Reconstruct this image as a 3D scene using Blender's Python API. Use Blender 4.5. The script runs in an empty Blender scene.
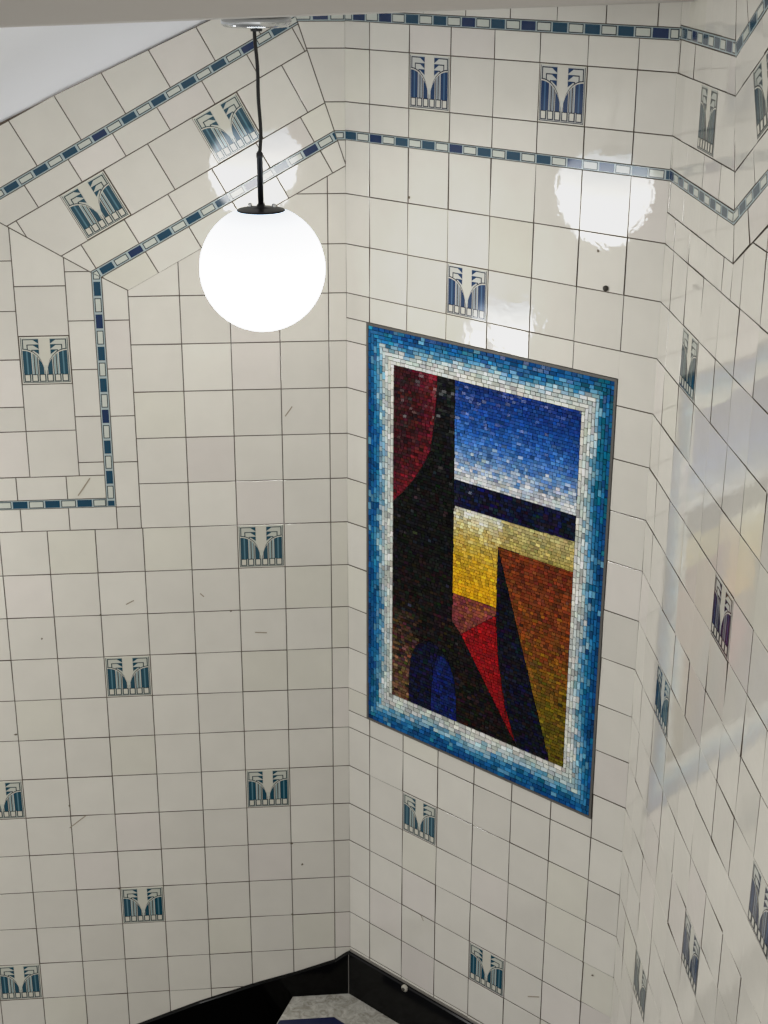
import bpy, bmesh, math, random
from mathutils import Vector, Matrix

# ------------------------------------------------------------------ basics
T = 0.1524                       # one wall tile, metres; walls are laid out in tiles
ZF = 12.3                        # landing floor lies this many tiles under the datum course
random.seed(11)
scene = bpy.context.scene
COL = scene.collection
AL, AR, WM = math.radians(227.4612), math.radians(-44.7852), 7.4124
TH = math.radians(29.0); CT, ST = math.cos(TH), math.sin(TH)

def P3(x, y, z):
    return Vector((x * T, y * T, (z + ZF) * T))

FR = {  # wall frames: origin, heading, side of the room on local y
    'L': ((0, 0), AL, 1), 'M': ((0, 0), 0.0, -1), 'R': ((WM, 0), AR, -1)}

def wall_matrix(w):
    o, a, s = FR[w]
    return Matrix.Translation(P3(o[0], o[1], 0)) @ Matrix.Rotation(a, 4, 'Z')

def wall_pt(w, u, z, h=0.0):      # tiles -> world metres
    return wall_matrix(w) @ Vector((u * T, FR[w][2] * h * T, z * T))

# ------------------------------------------------------------------ materials
def srgb(r, g, b):
    f = lambda c: c / 12.92 if c <= 0.04045 else ((c + 0.055) / 1.055) ** 2.4
    return (f(r / 255), f(g / 255), f(b / 255), 1.0)

def mat(name, color=(1, 1, 1, 1), rough=0.5, metal=0.0, ior=1.5, spec=None):
    m = bpy.data.materials.new(name); m.use_nodes = True
    b = m.node_tree.nodes['Principled BSDF']
    b.inputs['Base Color'].default_value = color
    b.inputs['Roughness'].default_value = rough
    b.inputs['Metallic'].default_value = metal
    b.inputs['IOR'].default_value = ior
    if spec is not None: b.inputs['Specular IOR Level'].default_value = spec
    return m

def nodes(m):
    return m.node_tree.nodes, m.node_tree.links, m.node_tree.nodes['Principled BSDF']

def add_bump(m, scale, strength, dist, detail=2.0):
    n, l, b = nodes(m)
    tc = n.new('ShaderNodeTexCoord'); nz = n.new('ShaderNodeTexNoise'); bp = n.new('ShaderNodeBump')
    nz.inputs['Scale'].default_value = scale; nz.inputs['Detail'].default_value = detail
    bp.inputs['Strength'].default_value = strength; bp.inputs['Distance'].default_value = dist
    l.new(tc.outputs['Object'], nz.inputs['Vector']); l.new(nz.outputs['Fac'], bp.inputs['Height'])
    l.new(bp.outputs['Normal'], b.inputs['Normal'])

def tint_mat(name, rough, ior, dirt=0.0):
    """glazed surface whose base colour is the per-piece 'tint' attribute, softly mottled"""
    m = mat(name, rough=rough, ior=ior)
    n, l, b = nodes(m)
    at = n.new('ShaderNodeAttribute'); at.attribute_name = 'tint'
    tc = n.new('ShaderNodeTexCoord'); nz = n.new('ShaderNodeTexNoise')
    nz.inputs['Scale'].default_value = 9.0; nz.inputs['Detail'].default_value = 5.0
    mr = n.new('ShaderNodeMapRange')
    mr.inputs[1].default_value = 0.3; mr.inputs[2].default_value = 0.7
    mr.inputs[3].default_value = 1.0 - dirt; mr.inputs[4].default_value = 1.0
    mx = n.new('ShaderNodeMix'); mx.data_type = 'RGBA'; mx.blend_type = 'MULTIPLY'
    mx.inputs[0].default_value = 1.0
    l.new(tc.outputs['Object'], nz.inputs['Vector']); l.new(nz.outputs['Fac'], mr.inputs[0])
    l.new(at.outputs['Color'], mx.inputs[6]); l.new(mr.outputs[0], mx.inputs[7])
    l.new(mx.outputs[2], b.inputs['Base Color'])
    return m

M = {}
M['tile'] = tint_mat('cream_glaze', 0.035, 1.56, 0.05)
add_bump(M['tile'], 38.0, 0.30, 0.0010, 2.0)
M['grout'] = mat('dark_grout', srgb(92, 80, 68), 0.85)
M['strip'] = mat('strip_pale_blue', srgb(166, 180, 180), 0.12)
M['teal'] = mat('glaze_teal', srgb(5, 60, 84), 0.08)
M['navy'] = mat('glaze_navy', srgb(5, 38, 80), 0.08)
M['ink'] = mat('glaze_ink', srgb(34, 46, 52), 0.15)
M['cream'] = mat('glaze_cream', srgb(196, 200, 190), 0.1)
M['tess'] = tint_mat('smalti', 0.16, 1.42, 0.12)
M['bed'] = mat('mosaic_bed', srgb(30, 29, 28), 0.9)
M['edge'] = mat('edge_metal', srgb(92, 90, 86), 0.5, 0.2)
M['black'] = mat('black_marble', srgb(4, 4, 4), 0.12, spec=0.12)
M['joint'] = mat('joint_grey', srgb(120, 116, 110), 0.7)
M['blackmetal'] = mat('black_metal', srgb(26, 26, 28), 0.35, 0.4)
M['cable'] = mat('black_cable', srgb(10, 10, 11), 0.5)
M['rod'] = mat('dark_chrome', srgb(34, 34, 36), 0.3, 0.5)
M['chrome'] = mat('chrome', srgb(205, 208, 210), 0.12, 1.0)
M['plaster'] = mat('white_plaster', srgb(236, 237, 240), 0.8)
M['tess'].node_tree.nodes['Principled BSDF'].inputs['Specular IOR Level'].default_value = 0.16
add_bump(M['plaster'], 60, 0.08, 0.002, 4)
M['beam'] = mat('grey_paint', srgb(190, 185, 178), 0.8)
add_bump(M['beam'], 6, 0.25, 0.01, 4)
M['stud'] = mat('pale_stud', srgb(176, 172, 160), 0.3)
M['plug'] = mat('dark_plug', srgb(52, 48, 40), 0.5)
M['inlay'] = mat('navy_floor', srgb(16, 24, 66), 0.3)
M['marble'] = mat('white_marble', rough=0.25)
n, l, b = nodes(M['marble'])
tc = n.new('ShaderNodeTexCoord'); nz = n.new('ShaderNodeTexNoise'); cr = n.new('ShaderNodeValToRGB')
nz.inputs['Scale'].default_value = 24; nz.inputs['Detail'].default_value = 9; nz.inputs['Roughness'].default_value = 0.68
nz.inputs['Distortion'].default_value = 1.2
cr.color_ramp.elements[0].position = 0.36; cr.color_ramp.elements[0].color = srgb(146, 142, 130)
cr.color_ramp.elements[1].position = 0.62; cr.color_ramp.elements[1].color = srgb(204, 202, 194)
l.new(tc.outputs['Object'], nz.inputs['Vector']); l.new(nz.outputs['Fac'], cr.inputs[0]); l.new(cr.outputs[0], b.inputs['Base Color'])

# opal globe: glowing glass, dimmer and bluer near the neck
g = bpy.data.materials.new('opal_glow'); g.use_nodes = True
n = g.node_tree.nodes; l = g.node_tree.links; b = n['Principled BSDF']
b.inputs['Base Color'].default_value = (0.12, 0.12, 0.12, 1); b.inputs['Roughness'].default_value = 0.15
tc = n.new('ShaderNodeTexCoord'); sp = n.new('ShaderNodeSeparateXYZ'); mr = n.new('ShaderNodeMapRange')
R_G = 1.031 * T
mr.inputs[1].default_value = R_G * 0.97; mr.inputs[2].default_value = R_G * 0.1
mr.inputs[3].default_value = 0.0; mr.inputs[4].default_value = 1.0
cr = n.new('ShaderNodeValToRGB')
cr.color_ramp.elements[0].color = (0.035, 0.058, 0.088, 1); cr.color_ramp.elements[1].color = (1, 0.985, 0.96, 1)
e = cr.color_ramp.elements.new(0.25); e.color = (0.36, 0.41, 0.46, 1)
l.new(tc.outputs['Object'], sp.inputs[0]); l.new(sp.outputs['Z'], mr.inputs[0]); l.new(mr.outputs[0], cr.inputs[0])
l.new(cr.outputs[0], b.inputs['Emission Color']); b.inputs['Emission Strength'].default_value = 15.0
M['globe'] = g

# ------------------------------------------------------------------ object helpers
def link(o, parent=None):
    COL.objects.link(o)
    if parent is not None: o.parent = parent
    return o

def tag(o, label=None, cat=None, group=None, kind=None):
    if label: o['label'] = label
    if cat: o['category'] = cat
    if group: o['group'] = group
    if kind: o['kind'] = kind
    return o

def empty(name, loc):
    o = bpy.data.objects.new(name, None); o.empty_display_size = 0.05
    o.location = loc
    return link(o)

class MB:
    """collects faces in tile units with material slot and tint per face"""
    def __init__(self): self.v = []; self.f = []; self.m = []; self.c = []; self.mats = []
    def slot(self, key):
        if key not in self.mats: self.mats.append(key)
        return self.mats.index(key)
    def face(self, pts, key, col=(1, 1, 1, 1)):
        i = len(self.v); self.v += [tuple(p) for p in pts]
        self.f.append(tuple(range(i, i + len(pts)))); self.m.append(self.slot(key)); self.c.append(col)
    def grid(self, verts, faces, key, col=(1, 1, 1, 1)):
        i = len(self.v); self.v += [tuple(p) for p in verts]; s = self.slot(key)
        for f in faces: self.f.append(tuple(a + i for a in f)); self.m.append(s); self.c.append(col)
    def box(self, x0, x1, y0, y1, z0, z1, key, col=(1, 1, 1, 1)):
        vs = [(x, y, z) for x in (x0, x1) for y in (y0, y1) for z in (z0, z1)]
        self.grid(vs, [(0, 1, 3, 2), (4, 6, 7, 5), (0, 4, 5, 1), (2, 3, 7, 6), (0, 2, 6, 4), (1, 5, 7, 3)], key, col)
    def build(self, name, matrix=None, parent=None, scale=T, smooth=False):
        me = bpy.data.meshes.new(name)
        me.from_pydata([(x * scale, y * scale, z * scale) for x, y, z in self.v], [], self.f)
        for k in self.mats: me.materials.append(M[k])
        me.polygons.foreach_set('material_index', self.m)
        at = me.attributes.new('tint', 'FLOAT_COLOR', 'CORNER')
        flat = []
        for p, c in zip(me.polygons, self.c): flat += list(c) * p.loop_total
        at.data.foreach_set('color', flat)
        if smooth: me.polygons.foreach_set('use_smooth', [True] * len(me.polygons))
        me.update()
        o = bpy.data.objects.new(name, me); link(o, parent)
        if matrix is not None: o.matrix_world = matrix
        return o

# ------------------------------------------------------------------ 2-D polygon tools
def area(p):
    return 0.5 * sum(p[i][0] * p[(i + 1) % len(p)][1] - p[(i + 1) % len(p)][0] * p[i][1] for i in range(len(p)))
def ccw(p): return p if area(p) > 0 else p[::-1]
def half(p, a, b, keep_left=True):
    """part of convex p on the left (or right) of line a->b"""
    out = []; dx, dy = b[0] - a[0], b[1] - a[1]
    sd = [((q[0] - a[0]) * -dy + (q[1] - a[1]) * dx) * (1 if keep_left else -1) for q in p]
    for i in range(len(p)):
        j = (i + 1) % len(p)
        if sd[i] >= 0: out.append(p[i])
        if (sd[i] > 0 > sd[j]) or (sd[i] < 0 < sd[j]):
            t = sd[i] / (sd[i] - sd[j])
            out.append((p[i][0] + (p[j][0] - p[i][0]) * t, p[i][1] + (p[j][1] - p[i][1]) * t))
    return out
def clip(p, q):
    q = ccw(q)
    for i in range(len(q)):
        if len(p) < 3: return []
        p = half(p, q[i], q[(i + 1) % len(q)])
    return p
def split(p, q):
    """inside part and list of outside parts of convex p against convex q"""
    q = ccw(q); outs = []
    for i in range(len(q)):
        if len(p) < 3: return [], outs
        o = half(p, q[i], q[(i + 1) % len(q)], False)
        if len(o) >= 3 and abs(area(o)) > 1e-6: outs.append(o)
        p = half(p, q[i], q[(i + 1) % len(q)])
    return p, outs
def clean(p, eps=1e-4):
    out = []
    for q in p:
        if not out or math.hypot(q[0] - out[-1][0], q[1] - out[-1][1]) > eps: out.append(q)
    while len(out) > 2 and math.hypot(out[0][0] - out[-1][0], out[0][1] - out[-1][1]) < eps: out.pop()
    return out
def inset(p, d):
    p = clean(ccw(p)); n = len(p)
    if n < 3: return []
    res = p
    for i in range(n):
        a, b = p[i], p[(i + 1) % n]; L = math.hypot(b[0] - a[0], b[1] - a[1])
        if L < 1e-6: continue
        nx, ny = -(b[1] - a[1]) / L * d, (b[0] - a[0]) / L * d
        res = half(res, (a[0] + nx, a[1] + ny), (b[0] + nx, b[1] + ny))
        if len(res) < 3: return []
    return clean(res)
def rect(x0, x1, z0, z1): return [(x0, z0), (x1, z0), (x1, z1), (x0, z1)]

# ------------------------------------------------------------------ wall tiling
GAP, TH_TILE, BEV = 0.019, 0.021, 0.004

def put_tile(mb, poly, s, col, key='tile', gap=GAP, th=TH_TILE, bev=BEV, tilt=0.008, crown=True):
    a = inset(poly, gap / 2)
    if len(a) < 3 or abs(area(a)) < 0.004: return
    b = inset(a, bev)
    if len(b) != len(a): b = a
    cx = sum(q[0] for q in a) / len(a); cz = sum(q[1] for q in a) / len(a)
    lim = lambda v: max(-2 * tilt, min(2 * tilt, v))
    tx, tz = lim(random.gauss(0, tilt)), lim(random.gauss(0, tilt))
    dh = random.uniform(-0.002, 0.002) if tilt else 0.0
    if max(q[0] for q in a) - min(q[0] for q in a) > 1.2: tx *= .4; tz *= .4
    H = lambda q, h: h + dh + (q[0] - cx) * tx + (q[1] - cz) * tz
    n = len(a)
    base = [(q[0], 0.0, q[1]) for q in a]
    mid = [(q[0], s * H(q, th - bev * .7), q[1]) for q in a]
    top = [(q[0], s * H(q, th), q[1]) for q in b]
    vs = base + mid + top; fs = []
    for i in range(n):
        j = (i + 1) % n
        for k in (n,): fs.append((k + i, k + j, k + n + j, k + n + i) if s < 0 else (k + i, k + n + i, k + n + j, k + j))
    fs.append(tuple(range(2 * n, 3 * n)) if s < 0 else tuple(range(3 * n - 1, 2 * n - 1, -1)))
    mb.grid(base + mid, [((i, (i + 1) % n, n + (i + 1) % n, n + i) if s < 0 else (i, n + i, n + (i + 1) % n, (i + 1) % n)) for i in range(n)], 'grout')
    mb.grid(vs, fs, key, col)

def tile_colour():
    v = random.gauss(0, 0.018)
    r, g_, b_ = 0.700 + v, 0.672 + v, 0.602 + v * 0.9
    k = random.random()
    if k < 0.10: r += .006; g_ -= .008; b_ += .006        # faintly pink glaze
    elif k < 0.2: g_ += .004; b_ -= .015
    return (r, g_, b_, 1)

def lay(mb, s, region, ulines, zlines, skip=(), axes=None):
    """cells between sorted joints ulines x zlines clipped to convex region; axes maps (a,b)->(u,z)"""
    for i in range(len(ulines) - 1):
        for j in range(len(zlines) - 1):
            c = rect(ulines[i], ulines[i + 1], zlines[j], zlines[j + 1])
            mx, mz = (ulines[i] + ulines[i + 1]) / 2, (zlines[j] + zlines[j + 1]) / 2
            if any(abs(mx - q[0]) < .3 and abs(mz - q[1]) < .3 for q in skip): continue
            if axes: c = [axes(*q) for q in c]
            c = clip(ccw(c), region) if region else c
            if len(c) >= 3: put_tile(mb, c, s, tile_colour())

def seq(off, a, b):
    """joints off+k inside [a,b] with the ends added"""
    k = math.ceil(a - off + 0.02); r = [a]
    while off + k < b - 0.02: r.append(off + k); k += 1
    return r + [b]

# ---- left wall (falls with the stairs to the left)
def axL(sv, t): return (sv * CT + t * ST, -sv * ST + t * CT)      # slope coordinates -> (u,z)
def axR(sv, t): return (sv * CT - t * ST, sv * ST + t * CT)
UL1 = 13.0
mit = lambda z: 0.05 + (z - 7.70) * 0.337                        # mitre near the corner
def ceil_line(u):
    pts = [(-1, 11.95), (0, 11.45), (3.76, 9.742), (4.677, 9.327), (5.607, 8.902), (6.625, 8.414), (14, 4.55)]
    for (a, za), (b, zb) in zip(pts, pts[1:]):
        if u <= b: return za + (zb - za) * (u - a) / (b - a)
    return pts[-1][1]
mo = lambda u: 5.513 + (u - 5.115) * 0.597                       # outer mitre at the band's elbow
BASE_L = [(0, -11.10), (.11, -11.15), (.38, -11.34), (1.354, -11.64), (2.19, -11.86), (3.66, -12.33), (5.12, -12.88), (13, -15.9)]

wl = MB(); s = 1
motL = [(1.871, -.5), (4.871, -3.5), (1.871, -6.5), (7.871, -6.5), (4.871, -9.5), (7.871, -11.5)]
# main field below the bands
cols = seq(.371, 0, UL1)
lay(wl, s, None, cols, [-16, -15, -14, -13, -12, -11, -10, -9, -8, -7, -6, -5, -4, -3, -2, -1, 0], motL)
# field right of the upright band, under the raking band
up = [(0, 0), (4.395, 0), (4.395, 5.13), (0, 7.545)]
lay(wl, s, up, [0, .371, 1.371, 2.371, 3.371, 4.395], [0, 1, 2, 3, 4, 5, 6, 7, 8])
# half column right of upright band, half row under the level band
lay(wl, s, [(4.395, 0), (4.897, 0), (4.897, 5.40), (4.395, 5.13)], [4.395, 4.897], [0, .495, 1.497, 2.5, 3.506, 4.52, 5.6])
lay(wl, s, None, [4.897, 5.89, 6.89, 7.89, 8.89, 9.89, 10.89, 11.89, UL1], [0, .507])
# inside the elbow: half row above level band, half column, full columns
lay(wl, s, None, [5.09, 5.89, 6.92, 7.92, 8.92, 9.92, 10.92, 11.92, UL1], [.70, 1.215])
inn = [(5.09, 1.215), (UL1, 1.215), (UL1, mo(UL1)), (5.115, 5.513), (5.09, mo(5.09))]
lay(wl, s, inn, [5.09, 5.615], [1.215, 1.509, 2.508, 3.507, 4.522, 5.522, 6.5])
lay(wl, s, inn, [5.615, 6.63], [1.215, 2.22, 3.22, 4.225, 5.24, 6.4, 7.4], [(6.12, 3.72)])
lay(wl, s, inn, [6.63, 7.63], [1.215, 2.212, 2.74, 3.74, 4.74, 5.755, 6.8, 7.8])
lay(wl, s, inn, [7.63, 8.63, 9.63, 10.63, 11.63, UL1], [1.215, 2.22, 3.22, 4.22, 5.22, 6.22, 7.22, 8.22, 9.22, 10.2])
# raking courses
top_poly = [(UL1, mo(UL1)), (5.115, 5.513), (4.395, 5.13), (.03, 7.64), (.05, 7.70), (mit(11.3), 11.3), (2, 12.4), (UL1, 9)]
def rake_region(z0, z1):
    return None
def lay_rake(t0, t1, off, skip=()):
    ss = [off + k for k in range(-9, 14)]
    for i in range(len(ss) - 1):
        mid_s = (ss[i] + ss[i + 1]) / 2
        if any(abs(mid_s - q) < .3 for q in skip): continue
        c = [axL(*q) for q in rect(ss[i], ss[i + 1], t0, t1)]
        c = ccw(c)
        # right limit: mitre by the corner
        c = half(c, (mit(7.70), 7.70), (mit(11.7), 11.7), False)
        if len(c) < 3: continue
        c = half(c, (0, 0), (0, 12), False)
        if len(c) < 3: continue
        # left limit: elbow mitre
        if t0 >= 7.2: c = half(c, (5.115, 5.513), (UL1, mo(UL1)), True)
        else: c = half(c, (4.395, 5.13), (4.9, 5.40), True)
        if len(c) < 3: continue
        # ceiling line
        for a_, b_ in ((0, 3.76), (3.76, 5.607), (5.607, 13)):
            c = half(c, (a_, ceil_line(a_)), (b_, ceil_line(b_)), False)
            if len(c) < 3: break
        if len(c) >= 3: put_tile(wl, c, s, tile_colour())
lay_rake(6.60, 7.10, .64)
lay_rake(7.295, 7.848, .66)
lay_rake(7.848, 8.865, .49, (1.0, -2.0))
lay_rake(8.865, 9.365, .97)
lay_rake(9.545, 10.55, .55)
# level courses between mitre and corner
for z0, z1 in ((7.0, 8.04), (8.215, 8.765), (8.765, 9.765), (9.765, 10.26), (10.45, 11.45)):
    c = [(0, z0), (max(mit(z0), .001), z0), (mit(z1), z1), (0, z1)]
    if z0 == 7.0: c = [(0, 7.62), (.03, 7.64), (mit(8.04), 8.04), (0, 8.04)]
    put_tile(wl, ccw(c), s, tile_colour())
# backing wall
wl.grid([(0, 0, -17), (UL1, 0, -17), (UL1, 0, 5.1), (6.625, 0, 8.414), (3.76, 0, 9.742), (0, 0, 11.45),
         (0, -.6, -17), (UL1, -.6, -17), (UL1, -.6, 5.1), (6.625, -.6, 8.414), (3.76, -.6, 9.742), (0, -.6, 11.45)],
        [(0, 5, 4, 3, 2, 1), (6, 7, 8, 9, 10, 11), (0, 1, 7, 6), (1, 2, 8, 7), (2, 3, 9, 8), (3, 4, 10, 9), (4, 5, 11, 10), (5, 0, 6, 11)], 'grout')
o = wl.build('wall_left', wall_matrix('L')); tag(o, 'cream glazed tile wall stepping down with the stairs at left', kind='structure')

# ---- middle wall
wm = MB(); s = -1
mcols = [0] + [.651 + k for k in range(7)] + [WM]
motM = [(1 + .651 + .5, -6.5), (3 + .651 + .5, -9.5), (2 + .651 + .5, 5.5)]
MX0, MX1, MZ0, MZ1 = .577, 6.632, -4.567, 4.484
rows = list(range(-13, 8))
lay(wm, s, None, mcols, list(range(-13, -4)), motM)
lay(wm, s, None, [MX0] + [.651 + k for k in range(1, 7)], [-5, MZ0]) if False else None
lay(wm, s, None, [0, .651] , [-5, -4.567])
lay(wm, s, None, [.651 + k for k in range(7)], [-5, MZ0])
lay(wm, s, None, [6.651, WM], [-5, -4])
lay(wm, s, None, [0, MX0], [MZ0, -4, -3, -2, -1, 0, 1, 2, 3, 4, MZ1])
lay(wm, s, None, [MX1, WM], list(range(-4, 6)))
lay(wm, s, None, [0, .651], [MZ1, 5])
lay(wm, s, None, [.651 + k for k in range(7)], [MZ1, 5])
lay(wm, s, None, mcols, [5, 6, 7, 8.045], motM)
lay(wm, s, None, mcols, [8.225, 8.768, 9.768, 10.27], [(1 + .651 + .5, 9.27), (4 + .651 + .5, 9.27)])
lay(wm, s, None, [0] + [.98 + k for k in range(7)] + [WM], [10.46, 11.46])
wm.box(0, WM, 0, .6, -17, 11.6, 'grout')
o = wm.build('wall_back', wall_matrix('M')); tag(o, 'cream glazed tile wall behind the mosaic panel', kind='structure')

# ---- right wall (rises with the stairs towards the viewer)
wr = MB(); s = -1; UR1 = 27.0
roff = .629
mR = lambda z: 3.316 - (z - 10.5) * 0.277
lowz = lambda u: -13.0 if u < 9 else -13.0 + (u - 9) * .553
motR = [(1, 5), (4, 2), (1, -1), (4, -4), (7, -1), (1, -7)]
motRc = [(roff + c + .5, z + .5) for c, z in motR]
rakeR = [(0, -14), (UR1, -14), (UR1, 7.526 + (UR1 - 4.14) * .5543), (4.14, 7.526)]
low = [(0, -14), (4.14, -14), (4.14, 7.526), (0, 7.526)]
ur = [0] + [roff + k for k in range(0, 27)]
lay(wr, s, low, [q for q in ur if q < 4.2] + [4.629], [-13 + k for k in range(21)] + [7.526], motRc + [(4.129, -100)])
hi = [(4.14, -14), (UR1, -14), (UR1, 7.526 + (UR1 - 4.14) * .5543), (4.14, 7.526)]
# one seamless field: left part clipped by level line, right part by raking line
wr = MB()
for i in range(len(ur) - 1):
    for k in range(-13, 21):
        mx, mz = (ur[i] + ur[i + 1]) / 2, k + .5
        if mz < lowz(mx) - 1: continue
        if any(abs(mx - q[0]) < .3 and abs(mz - q[1]) < .3 for q in motRc): continue
        c = rect(ur[i], ur[i + 1], k, k + 1)
        if mx < 3.2: c = clip(c, [(0, -14), (4.14, -14), (4.14, 7.526), (0, 7.526)])
        elif mx > 5: c = half(c, (4.14, 7.526), (UR1, 7.526 + (UR1 - 4.14) * .5543), False)
        else:
            # straddles the valley: two convex parts
            c1 = half(half(c, (4.14, -14), (4.14, 20), True), (0, 7.526), (4.14, 7.526), False)
            c2 = half(half(c, (4.14, -14), (4.14, 20), False), (4.14, 7.526), (UR1, 7.526 + (UR1 - 4.14) * .5543), False)
            if k + 1 <= 7: pass
            else:
                for cc in (c1, c2):
                    if len(cc) >= 3: put_tile(wr, cc, s, tile_colour())
                continue
        if len(c) >= 3: put_tile(wr, c, s, tile_colour())
def lay_levelR(z0, z1, off, skip=()):
    us = seq(off, 0, 4.6)
    for i in range(len(us) - 1):
        c = rect(us[i], us[i + 1], z0, z1)
        if any(abs((us[i] + us[i + 1]) / 2 - q) < .3 for q in skip): continue
        c = half(c, (mR(5), 5), (mR(12), 12), True)
        if len(c) >= 3: put_tile(wr, c, s, tile_colour())
lay_levelR(7.526, 8.05, .1)
lay_levelR(8.245, 8.768, .1)
lay_levelR(8.768, 9.768, .629, (2.129,))
lay_levelR(9.768, 10.29, .1)
lay_levelR(10.50, 11.5, .58)
def lay_rakeR(t0, t1, off, skip=()):
    for k in range(2, 32):
        a_, b_ = off + k, off + k + 1
        if any(abs((a_ + b_) / 2 - q) < .3 for q in skip): continue
        c = ccw([axR(*q) for q in rect(a_, b_, t0, t1)])
        c = half(c, (mR(5), 5), (mR(12), 12), False)
        if len(c) >= 3: c = half(c, (UR1, -20), (UR1, 40), True)
        if len(c) >= 3: put_tile(wr, c, s, tile_colour())
lay_rakeR(4.59, 5.105, .1)
lay_rakeR(5.295, 5.815, .5)
lay_rakeR(5.815, 6.83, .67, (9.17,))
lay_rakeR(6.83, 7.345, .17)
lay_rakeR(7.535, 8.53, .6)
zr = 11.6
wr.grid([(0, 0, -14), (9, 0, -14), (UR1, 0, -4), (UR1, 0, zr + (UR1 - 3) * .5543), (3, 0, zr), (0, 0, zr),
         (0, .6, -14), (9, .6, -14), (UR1, .6, -4), (UR1, .6, zr + (UR1 - 3) * .5543), (3, .6, zr), (0, .6, zr)],
        [(0, 1, 2, 3, 4, 5), (11, 10, 9, 8, 7, 6), (0, 6, 7, 1), (1, 7, 8, 2), (2, 8, 9, 3), (3, 9, 10, 4), (4, 10, 11, 5), (5, 11, 6, 0)], 'grout')
o = wr.build('wall_right', wall_matrix('R')); tag(o, 'glossy cream tile wall rising with the stairs at right', kind='structure')

# ------------------------------------------------------------------ patterned border strips
def strip_piece(mb, s, path, a0, a1, lo, hi, first_dark, period=2 / 3, axes=None, clipf=None, start=None):
    """pale strip a0..a1 with alternate solid blue and outlined cream bars; first_dark: start of a blue bar"""
    ax = axes or (lambda a, t: (a, t))
    w = hi - lo
    body = rect(a0, a1, lo, hi)
    body = ccw([ax(*q) for q in body])
    if clipf: body = clipf(body)
    put_tile(mb, body, s, (1, 1, 1, 1), 'strip', gap=.010, th=.024, bev=.005, tilt=0)
    bars = []
    k0 = math.floor((a0 - first_dark) / (period / 2)) - 1
    k1 = math.ceil((a1 - first_dark) / (period / 2)) + 1
    for k in range(k0, k1):
        p = first_dark + k * period / 2
        bars.append((p, p + period / 2 - .030, k % 2 == 0))
    for p, q, dark in bars:
        p, q = max(p, a0 + .015), min(q, a1 - .015)
        if q - p < .05: continue
        def layer(m_, h, key):
            c = rect(p + m_, q - m_, lo + .018 + m_, hi - .018 - m_)
            c = ccw([ax(*z_) for z_ in c])
            if clipf:
                c = clipf(c)
            if len(c) < 3 or area(ccw(c)) < .003: return
            c = ccw(c)
            if clipf: c = inset(c, .008) or c
            pts = [(z_[0], s * h, z_[1]) for z_ in c]
            mb.face(pts if s < 0 else pts[::-1], key)
        if dark: layer(0, .0262, 'navy' if random.random() < .35 else 'teal')
        else:
            layer(0, .0262, 'ink')
            layer(.018, .0280, 'cream')

def trim(n_, w, build, text):
    mb = MB(); build(mb, FR[w][2])
    o = mb.build('trim_%d' % n_, wall_matrix(w)); tag(o, text, kind='structure')
cl_corner = lambda c: half(half(c, (mit(7), 7), (mit(11.7), 11.7), False) if len(c) > 2 else c, (5.02, 5.5), (5.02 + 5, 5.5 + 2.985), True)
def f(mb, s):     # lower raking band on the left wall
    fd = 4.91 * CT - 5.522 * ST
    cf = lambda c: half(half(c, (mit(7), 7), (mit(11.7), 11.7), False), (4.897, 5.40), (5.115, 5.513), True)
    sa = axis_s = None
    lo_s = -3.95; hi_s = 1.86
    strip_piece(mb, s, None, lo_s, hi_s, 7.105, 7.293, fd - .30, axes=axL, clipf=cf)
trim(1, 'L', f, 'lower raking strip of blue and cream bars on left wall')
def f(mb, s):
    cf = lambda c: half(half(c, (mit(7), 7), (mit(11.7), 11.7), False), (5.115, 5.513), (UL1, mo(UL1)), True)
    fd = 6.647 * CT - 7.146 * ST
    strip_piece(mb, s, None, -4.3, 9.0, 9.367, 9.543, fd - .30, axes=axL, clipf=cf)
trim(2, 'L', f, 'upper raking strip of blue and cream bars on left wall')
def f(mb, s):
    ax = lambda a, t: (t, a)
    cf = lambda c: half(ccw(c), (4.897, 5.40), (5.115, 5.513), False)
    strip_piece(mb, s, None, .507, 5.52, 4.90, 5.088, 5.02 - .667 * 7, axes=ax, clipf=cf)
trim(3, 'L', f, 'upright strip of blue and cream bars on left wall')
def f(mb, s):
    strip_piece(mb, s, None, 5.09, UL1, .508, .698, 5.394)
trim(4, 'L', f, 'short level strip of blue and cream bars at left edge')
def f(mb, s):
    cf = lambda c: half(ccw(c), (mit(7), 7), (mit(11.7), 11.7), True)
    strip_piece(mb, s, None, 0, 1.1, 8.045, 8.215, -.3, clipf=cf)
trim(5, 'L', f, 'stub of lower strip between left wall mitre and corner')
def f(mb, s):
    cf = lambda c: half(ccw(c), (mit(7), 7), (mit(11.7), 11.7), True)
    strip_piece(mb, s, None, 0, 1.1, 10.26, 10.45, .32, clipf=cf)
trim(6, 'L', f, 'stub of upper strip between left wall mitre and corner')
trim(7, 'M', lambda mb, s: strip_piece(mb, s, None, 0, WM, 8.045, 8.225, 0), 'lower level strip above the mosaic')
trim(8, 'M', lambda mb, s: strip_piece(mb, s, None, 0, WM, 10.27, 10.46, .233), 'upper level strip at top of middle wall')
cr_l = lambda c: half(ccw(c), (mR(5), 5), (mR(12), 12), True)
cr_r = lambda c: half(ccw(c), (mR(5), 5), (mR(12), 12), False)
trim(9, 'R', lambda mb, s: strip_piece(mb, s, None, 0, 4.1, 8.05, 8.24, 0, clipf=cr_l), 'lower level strip on right wall')
trim(10, 'R', lambda mb, s: strip_piece(mb, s, None, 0, 4.1, 10.295, 10.50, .2, clipf=cr_l), 'upper level strip on right wall')
trim(11, 'R', lambda mb, s: strip_piece(mb, s, None, 7.0, 32.0, 5.105, 5.295, 4.233 * CT + 8.288 * ST, axes=axR, clipf=cr_r), 'lower rising strip on right wall')
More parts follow.
